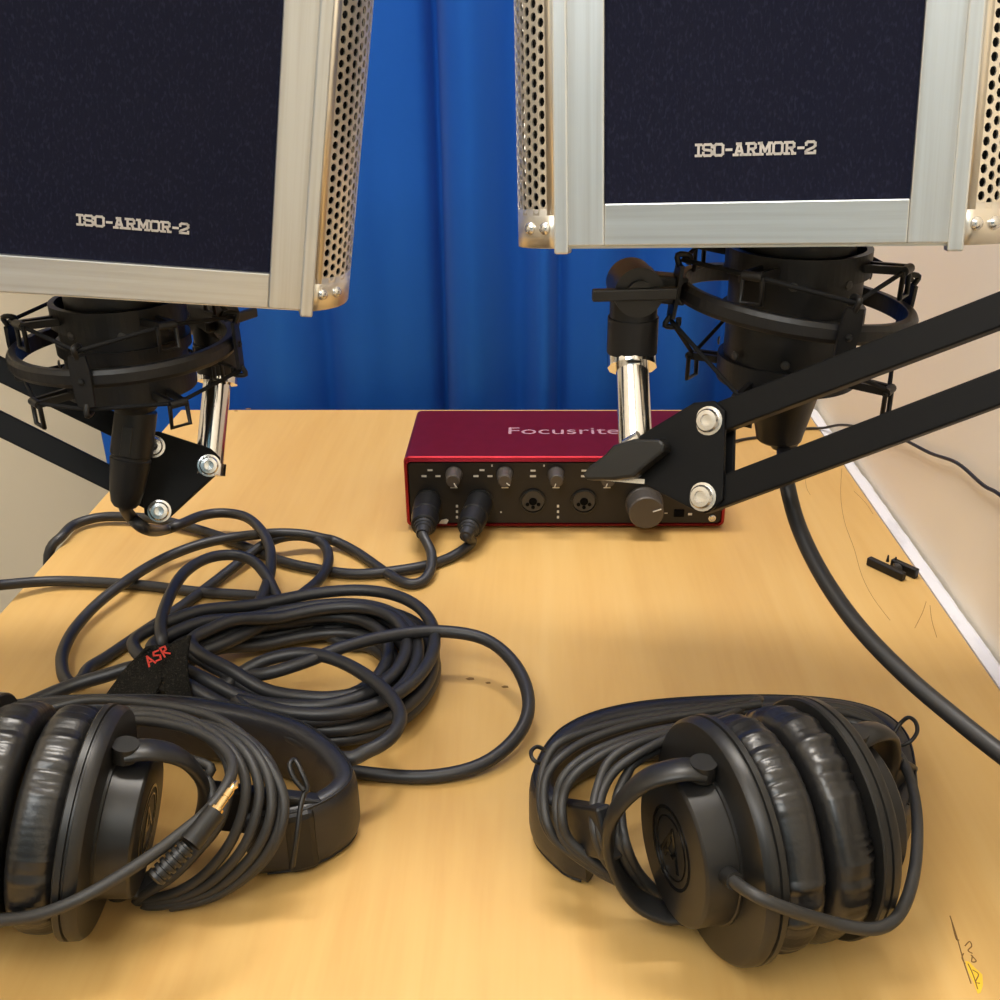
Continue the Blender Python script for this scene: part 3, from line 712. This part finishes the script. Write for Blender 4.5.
G = [c8(230, 690, .014), c8(290, 632, .020), c8(200, 662, .016), c8(100, 692, .014), c8(0, 730, .014), on(0, 716, .012), on(-60, 760, .008), on(-130, 800, .004)]
MB().tube(Cc + D + co2 + J + [c6(150, 405, .012), c6(70, 418, .010), on(10, 722, .006), on(-50, 752, .005), on(-120, 790, .004)], CR, 10, 5).build('jacket', 'cable', t2)
# the thick strand that leaves the strap towards the left
t3 = thing('microphone_cable', 'thick black cable strand running from the strap off to the left', 'cable', on(60, 690, 0), 'microphone cables')
MB().tube([c8(880, 420, .018), c8(760, 480, .020), c8(640, 540, .021), c8(500, 590, .020), c8(400, 615, .019), c8(290, 635, .018), c8(200, 662, .016), c8(100, 692, .014), c8(0, 730, .013), on(0, 718, .011), on(-60, 755, .007), on(-120, 775, .004)], CR * 1.1, 10, 5).build('jacket', 'cable', t3)
# cable of the right microphone
t4 = thing('microphone_cable', 'thick black cable hanging from the right microphone and sweeping out to the right', 'cable', MICR, 'microphone cables')
ct4 = Vector((MICR.x, MICR.y, TZ + .189)); cb4 = at(784, 447, (Vector((MICR.x, MICR.y, TZ + .154)) - EYE).dot(Vector((0, CT, -ST))))
MB().lathe([(.0108, 0), (.0112, .002), (.0112, .016), (.0104, .017), (.0108, .018), (.0098, .030), (.0080, .0345), (.0062, (cb4 - ct4).length)], ct4, cb4 - ct4, 28).build('connector_shell', 'blackp', t4)
MB().tube([cb4 + (ct4 - cb4) * .1, cb4, at(786, 478, .497), at(798, 525, .487), at(822, 575, .472), at(857, 625, .455), at(905, 675, .436), at(958, 720, .418), at(1005, 757, .402), at(1070, 805, .380), at(1150, 880, .352), on(1260, 960, .012), on(1330, 1100, .004)], CR * 1.04, 12, 6).build('jacket', 'cable', t4)

# ------------------------------------------------------------------ cable strap
st = thing('cable_strap', 'black hook-and-loop cable strap with red lettering folded over the cable bundle', 'cable strap', on(155, 690, 0))
sq = lambda x, y, z: on(90 + .16 * x, 600 + .16 * y, z)
def flap(q, z):
    A, B, Cn, Dn = [sq(x, y, zz) for (x, y), zz in zip(q, z)]       # TL TR BR BL
    def fn(i, j):
        u, v = i / 10, j / 10
        p = A.lerp(B, u).lerp(Dn.lerp(Cn, u), v); n_ = (B - A).cross(Dn - A).normalized()
        if n_.z < 0: n_ = -n_
        return p + n_ * (.004 * math.sin(math.pi * v) + .0006 * math.sin(9 * u + 5 * v))
    return MB().grid(fn, 11, 11)
flap([(350, 300), (575, 262), (385, 640), (95, 605)], [.047, .049, .028, .018]).build('front_flap', 'velcro', st, solid=.0016)
flap([(520, 275), (632, 222), (655, 640), (480, 645)], [.047, .055, .026, .026]).build('rear_flap', 'velcro', st, solid=.0016)
b = MB()
o = sq(412, 350, .0475); ux = (sq(500, 255, .051) - sq(350, 350, .048)).normalized(); dn = (sq(385, 640, .028) - sq(560, 265, .049)).normalized(); uy = -dn; uy = (uy - ux * uy.dot(ux)).normalized()
nzz = ux.cross(uy)
if nzz.z < 0: nzz = -nzz
o = o + nzz * .0030
k = .00125
b.strokes([[(p[0] * k, p[1] * k) for p in ln] for ln in ([(-5, -2), (-3.6, 2), (-2.2, -2)], [(-4.4, -.6), (-2.8, -.6)], [(1.4, 1.6), (-.6, 2), (-1.2, .8), (1, -.4), (.4, -2), (-1.4, -1.6)], [(2.2, -2), (2.4, 2), (4.4, 1.6), (4.2, .2), (2.4, 0), (4.6, -2)])], o, ux, uy, .0008, .0006)
b.build('red_lettering', 'redthread', st)['label'] = 'red stitched lettering'

# ------------------------------------------------------------------ headphones
def headphones(loc, yaw, roll, path, label, k=1.08, ka=.85, blocks=True):
    """loc: centre between the pads; path: centre line of the head band, seen from above"""
    mtx = Matrix.Translation(Vector((loc[0], loc[1], TZ))) @ Matrix.Rotation(R(yaw), 4, 'Z')
    t = thing('headphones', label, 'headphones', mtx, 'closed-back headphones')
    ZC = .0462 * k + .001 + .0055 * abs(roll) / 11
    tilt = Matrix.Translation((0, 0, ZC)) @ Matrix.Rotation(R(-roll), 4, 'Y')
    W = catmull([Vector((x, y, TZ + .0185)) for x, y in path], 12); n = len(W)
    ends = {}
    for s in (-1, 1):
        cm = mtx @ tilt @ Matrix.Scale(s, 4, (1, 0, 0)) @ Matrix.Diagonal((ka, k, k, 1))
        rnd = random.Random(5 + s)
        ph = [rnd.uniform(0, 6.28) for _ in range(6)]
        def pad(i, j):
            a = 2 * math.pi * i / 200; v = 2 * math.pi * j / 24
            cu, su = math.cos(v), math.sin(v)
            e = lambda q: math.copysign(abs(q) ** .75, q)
            wr = math.sin(38 * a + ph[0] + 2.5 * math.sin(5 * a)) * .6 + math.sin(61 * a + ph[1] + 3 * math.sin(3 * a + ph[2])) * .4
            wr = -abs(wr) ** .7
            out = max(0, cu) ** .5 * (.35 + .65 * max(0, math.sin(v + .5)))
            rr = .0345 + .0108 * e(cu) + .0028 * wr * out + .0010 * math.sin(4 * a + ph[3]) * out
            x = .0124 + .0115 * e(su)
            return Vector((x, rr * math.cos(a), rr * math.sin(a)))
        b = MB(cm); b.grid(pad, 200, 24, True, True); b.build('ear_pad', 'leather', t)['label'] = 'wrinkled leatherette ear pad'
        b = MB(cm)
        b.lathe([(.0300, .0225), (.0455, .0232), (.0462, .0240), (.0462, .0266), (.0452, .0270), (.0452, .0278), (.0460, .0282), (.0456, .0315), (.0442, .0335), (.0425, .0340), (.0310, .0345)], (0, 0, 0), (1, 0, 0), 64)
        b.build('cup_housing', 'matte', t)
        b = MB(cm)
        b.lathe([(.0306, .0340), (.0306, .0358), (.0299, .0362), (.0291, .0500), (.0284, .0510), (.0276, .0514), (.0002, .0512)], (0, 0, 0), (1, 0, 0), 64)
        cp = b.build('outer_cup', 'matte', t)
        b = MB(cm)
        for r0, r1 in ((.0148, .0160), (.0118, .0124)):
            b.lathe([(r0, .0512), (r0, .0517), (r1, .0517), (r1, .0512)], (0, 0, 0), (1, 0, 0), 48, cap=False)
        ke = .0010
        b.strokes([[(x * ke, y * ke) for x, y in ln] for ln in ([(-7, -6), (0, 8), (7, -6)], [(-3, -2.5), (2, -2.5), (4, 1)], [(-1, 3), (-4, -6)])], (.0512, 0, 0), (0, s, 0), (0, 0, 1), .0016, .0005 * s)
        b.build('emblem', 'emblem', cp)
        # fork round the outer cup, pivots above and below it
        C2 = mtx @ tilt @ Matrix.Scale(s, 4, (1, 0, 0)) @ Matrix.Translation((-.0075, 0, 0))
        pts = []
        for sg in (1, -1):
            hp = [(.041, 0, sg * .0355), (.050, .002, sg * .0362), (.061, .007, sg * .030), (.069, .012, sg * .016), (.0715, .015, 0)]
            pts = hp if sg == 1 else pts + list(reversed(hp[:-1]))
        b = MB(C2); b.tube(pts, .0044, 12, 6, flat=(.62, 1.45))
        for sg in (1, -1): b.cyl((.041, 0, sg * .0325), (.041, 0, sg * .0395), .0052, n=18)
        b.build('yoke', 'matte', t)
        # slider from the fork to the end of the band
        ax = mtx.to_3x3() @ Vector((s, 0, 0)); iE = 14
        pe = W[iE] if (W[0] - mtx.translation).dot(ax) > (W[-1] - mtx.translation).dot(ax) else W[-1 - iE]
        MB().bar(C2 @ Vector((.0710, .0145, 0)), pe + Vector((0, 0, .006)), .007, .022).build('slider', 'blackp', t, bevel=.0015)
    cen = sum(W, Vector()) / n
    def band(i, j, hw, th, off):
        p = W[i]; tg = (W[min(i + 1, n - 1)] - W[max(i - 1, 0)]).normalized()
        up = Vector((0, 0, 1)); nr = tg.cross(up).normalized()
        if nr.dot(p - cen) < 0: nr = -nr
        v = 2 * math.pi * j / 24; e = lambda q, kk: math.copysign(abs(q) ** kk, q)
        return p + nr * (off + th * e(math.sin(v), .7)) + up * hw * e(math.cos(v), .55)
    b = MB(); b.grid(lambda i, j: band(i, j, .0172, .0060, 0), n, 24, False, True)
    for i in (0, n - 1): b.add([band(i, j, .0172, .0060, 0) for j in range(24)], [tuple(range(24))])
    b.build('headband', 'bandl', t)
    for j in (2, 10): MB().tube([band(i, j, .0174, .0061, 0) for i in range(4, n - 4)], .0006, 6, 1).build('seam', 'blackp', t)
    # end blocks where the slider leaves the padding
    for i in ((10, n - 11) if blocks else ()):
        p = W[i]; tg = (W[i + 1] - W[i - 1]).normalized()
        MB().bar(p - tg * .007, p + tg * .007, .0135, .0325).build('end_block', 'blackp', t, bevel=.003)
    return t, mtx
HC = .0021
hr, mr = headphones((.0960, .3302), 18, -1.5, [(.0260, .351), (.0150, .358), (.0045, .380), (.0185, .414), (.054, .4325), (.1157, .4385), (.16, .4325), (.1757, .414), (.170, .380), (.158, .358)], 'black over-ear headphones on the right, their cable wrapped round the band', k=1.05, blocks=False)
L3 = lambda x, y: (500 + x * .46, 680 + y * .46)
def hz(pts, sx, sy, sc_): return [on(sx + x * sc_, sy + y * sc_, z) for x, y, z in pts]
# cable wraps, right pair (crop 530,690 scale .23)
b = MB(); q = .23
wr = [
 [(1000, 60, .052), (800, 90, .052), (600, 120, .052), (420, 160, .053), (250, 220, .054), (140, 290, .053), (75, 370, .048), (60, 470, .038), (75, 580, .024), (130, 670, .010), (230, 735, .006), (330, 800, .005)],
 [(1000, 40, .046), (800, 70, .048), (600, 100, .049), (420, 135, .050), (250, 180, .052), (120, 235, .052), (62, 330, .046), (45, 450, .036), (58, 560, .024), (100, 640, .012), (190, 715, .006), (300, 790, .005)],
 [(800, 130, .055), (680, 155, .057), (520, 185, .058), (370, 230, .059), (240, 290, .058), (150, 370, .054), (118, 460, .044), (120, 560, .030), (155, 660, .014), (250, 740, .007)],
 [(780, 150, .057), (690, 168, .059), (540, 200, .061), (380, 250, .061), (270, 310, .059), (185, 380, .055), (145, 460, .046), (140, 560, .032), (170, 650, .016), (270, 740, .008)],
 [(720, 165, .060), (600, 190, .063), (480, 225, .064), (390, 270, .063), (330, 330, .060), (295, 420, .054), (275, 520, .045), (285, 630, .030), (330, 740, .016), (420, 840, .008), (540, 930, .005)],
 [(740, 170, .060), (640, 195, .064), (540, 240, .065), (450, 290, .064), (370, 350, .060), (320, 430, .053), (298, 530, .044), (312, 640, .030), (365, 750, .016), (450, 840, .008), (560, 930, .005)],
 [(480, 300, .060), (420, 370, .056), (380, 460, .048), (370, 560, .040), (385, 660, .028), (430, 770, .015), (510, 870, .007), (600, 960, .004)],
 [(420, 400, .050), (395, 480, .043), (398, 580, .036), (420, 680, .026), (470, 790, .013), (560, 890, .006), (640, 975, .004)],
]
def wound(lines, sx, sy, sc_):
    out = []
    for i, ln in enumerate(lines): out += hz(ln if i % 2 == 0 else list(reversed(ln)), sx, sy, sc_)
    return out
for ln in wr[:4]: ln += [(410, 850, .005), (530, 935, .004)]
wr = [[(x, y, z + .021 * math.exp(-((y - 700) / 190) ** 2)) for x, y, z in ln] for ln in wr]
b.tube(wound(wr, 530, 690, q), HC, 8, 6)
# over the band at the back right
q2 = .28
for ln in ([(0, 100, .050), (140, 80, .049), (280, 60, .048), (420, 55, .047), (540, 70, .045), (640, 120, .040), (700, 190, .034), (715, 250, .020)],
           [(170, 130, .054), (330, 90, .053), (470, 75, .050), (590, 105, .046), (670, 160, .040), (705, 230, .030)],
           [(420, 100, .046), (540, 115, .046), (630, 150, .045), (690, 195, .042)]):
    b.tube(hz(ln, 700, 690, q2), HC, 8, 6)
# lead from the cup round the front and up to the band
ld = [(60, 635, .056), (115, 680, .064), (200, 735, .068), (320, 785, .063), (450, 825, .052), (560, 850, .047), (640, 850, .045), (700, 815, .044), (745, 730, .044), (772, 600, .044), (775, 450, .044), (755, 330, .046), (720, 250, .048), (680, 200, .050), (640, 175, .052)]
b.tube(hz(ld, 700, 690, q2), HC * 1.15, 8, 6)
b.build('cable', 'hcable', hr)
b = MB(); p0, p1 = hz([(45, 620, .055), (125, 685, .0645)], 700, 690, q2)
b.lathe([(.0044, 0), (.0044, .006), (.0034, .007), (.0038, .008), (.0034, (p1 - p0).length)], p0, p1 - p0, 16); b.build('strain_relief', 'matte', hr)
b = MB()
b.tube(hz([(690, 160, .040), (715, 120, .044), (745, 98, .048), (770, 115, .048), (775, 150, .046), (750, 185, .043), (712, 200, .040)], 700, 690, q2), .0010, 6, 5)
b.build('twist_tie', 'matte', hr); b = MB()
b.tube(hz([(80, 300, .040), (45, 318, .042), (12, 300, .044), (5, 268, .044), (30, 247, .044), (65, 262, .042), (85, 290, .040)], 530, 690, .23), .0010, 6, 5)
b.build('twist_tie', 'matte', hr)

hl, ml = headphones((-.2015, .334), 5, -11, [(-.125, .356), (-.099, .362), (-.086, .383), (-.1136, .416), (-.16, .434), (-.2047, .439), (-.26, .434), (-.295, .413), (-.302, .38), (-.288, .355)], 'black over-ear headphones cut off at the left edge, a gold jack plug in their cable', k=1.01)
b = MB(); q = .38
arcs = [
 [(330, 92, .062), (420, 95, .063), (510, 125, .064), (580, 185, .062), (605, 240, .058), (600, 300, .052), (575, 380, .042), (520, 450, .030), (450, 520, .018), (370, 570, .008)],
 [(330, 80, .060), (450, 90, .062), (540, 125, .063), (610, 185, .061), (645, 260, .055), (640, 340, .046), (605, 430, .034), (540, 510, .020), (460, 560, .010), (370, 580, .005)],
 [(420, 100, .058), (560, 130, .061), (640, 185, .060), (680, 270, .053), (675, 350, .044), (640, 440, .032), (570, 520, .018), (480, 570, .008), (380, 588, .004)],
 [(540, 110, .058), (640, 160, .060), (700, 240, .055), (715, 330, .046), (690, 420, .034), (630, 500, .021), (545, 560, .009), (430, 592, .004)],
 [(580, 110, .057), (680, 180, .057), (730, 260, .051), (742, 340, .043), (715, 430, .031), (650, 510, .018), (560, 570, .007), (450, 596, .003)],
 [(0, 130, .050), (60, 100, .053), (150, 70, .056), (250, 52, .058), (400, 62, .060), (540, 90, .061), (630, 140, .060), (700, 215, .056), (745, 300, .048), (740, 390, .037), (690, 480, .022), (600, 550, .009), (520, 580, .004)],
 [(500, 210, .058), (545, 260, .054), (560, 320, .048), (540, 400, .038), (490, 470, .026), (420, 530, .014), (360, 575, .006)],
]
b.tube(wound(arcs, 0, 680, q), HC * 1.08, 8, 6)
b.tube(hz([(-120, 640, .040), (0, 632, .044), (100, 618, .048), (200, 580, .052), (300, 525, .055), (400, 460, .058), (480, 400, .061), (550, 340, .064), (600, 270, .066), (610, 215, .066), (570, 165, .066), (500, 130, .065), (420, 112, .063), (330, 105, .060)], 0, 680, q), HC * 1.15, 8, 6)
b.build('cable', 'hcable', hl)
# jack plug tucked into the wraps
pa, pb_, pc, pd = hz([(405, 525, .050), (500, 430, .058), (568, 345, .064), (625, 265, .069)], 0, 680, q)
jp = MB(); ax = pb_ - pa; Lp = ax.length
prof = [(.0026, 0)]
for k in range(6): prof += [(.0040, Lp * (.05 + .15 * k)), (.0040, Lp * (.13 + .15 * k)), (.0030, Lp * (.14 + .15 * k)), (.0030, Lp * (.19 + .15 * k))]
jp.lathe(prof, pa, ax, 16); jp.cyl(pb_, pc, .0046, .0042, 18)
pl = jp.build('jack_plug', 'matte', hl)
ax = pd - pc; Lp = ax.length
MB().lathe([(.0028, 0), (.0028, .0012), (.00175, .0014), (.00175, Lp * .40), (.0014, Lp * .41), (.0014, Lp * .45), (.00175, Lp * .46), (.00175, Lp * .68), (.0012, Lp * .70), (.0013, Lp * .76), (.0019, Lp * .84), (.0004, Lp)], pc, ax, 16).build('plug_pin', 'gold', pl)
b = MB(); b.tube(hz([(800, 290, .050), (775, 260, .054), (762, 225, .058), (775, 210, .058), (795, 245, .055), (810, 285, .050), (800, 300, .048), (790, 340, .044), (780, 420, .034), (770, 490, .022)], 0, 680, q), .0011, 6, 5); b.build('twist_tie', 'matte', hl)

# ------------------------------------------------------------------ thin lead and small clip
XW = X1 - .0028
pts = [Vector((.10, FY + ID + .001, TZ + .02)), Vector((.115, FY + ID + .02, TZ + .008)), on(735, 441, .002), on(765, 436, .002), on(800, 429, .002), Vector((XW - .008, .905, TZ + .003))]
pts += [atX(x, y, XW - .0005) for x, y in ((842, 425), (870, 429), (900, 438), (930, 453), (957, 463), (983, 485), (1000, 495), (1040, 530))]
tag(MB().tube(pts, .0012, 8, 6).build('power_lead', 'cable'), 'thin black lead running from behind the red interface along the right wall', 'cable')
pts = [on(730, 453, .0015), on(742, 451, .0015), on(757, 446, .0015), on(775, 440, .0015)]
cl = thing('clip', 'small black plastic clip lying near the right edge of the desk', 'clip', on(892, 570, 0))
g = lambda x, y, z: on(740 + .38 * x, 400 + .38 * y, z)
MB().bar(g(338, 422, .003), g(432, 466, .003), .0048, .006).build('jaw', 'blackp', cl, bevel=.0008)
MB().bar(g(400, 428, .0035), g(466, 458, .0035), .0046, .007).build('jaw', 'blackp', cl, bevel=.0008)
b = MB()
for x, y in ((388, 425), (408, 430)): b.cyl(g(x, y, .004), g(x, y, .004) + Vector((0, 0, .005)), .0012, .0006, 8)
b.cyl(g(405, 440, .0035), g(425, 440, .0035), .003, n=12)
b.build('spring', 'jack', cl)
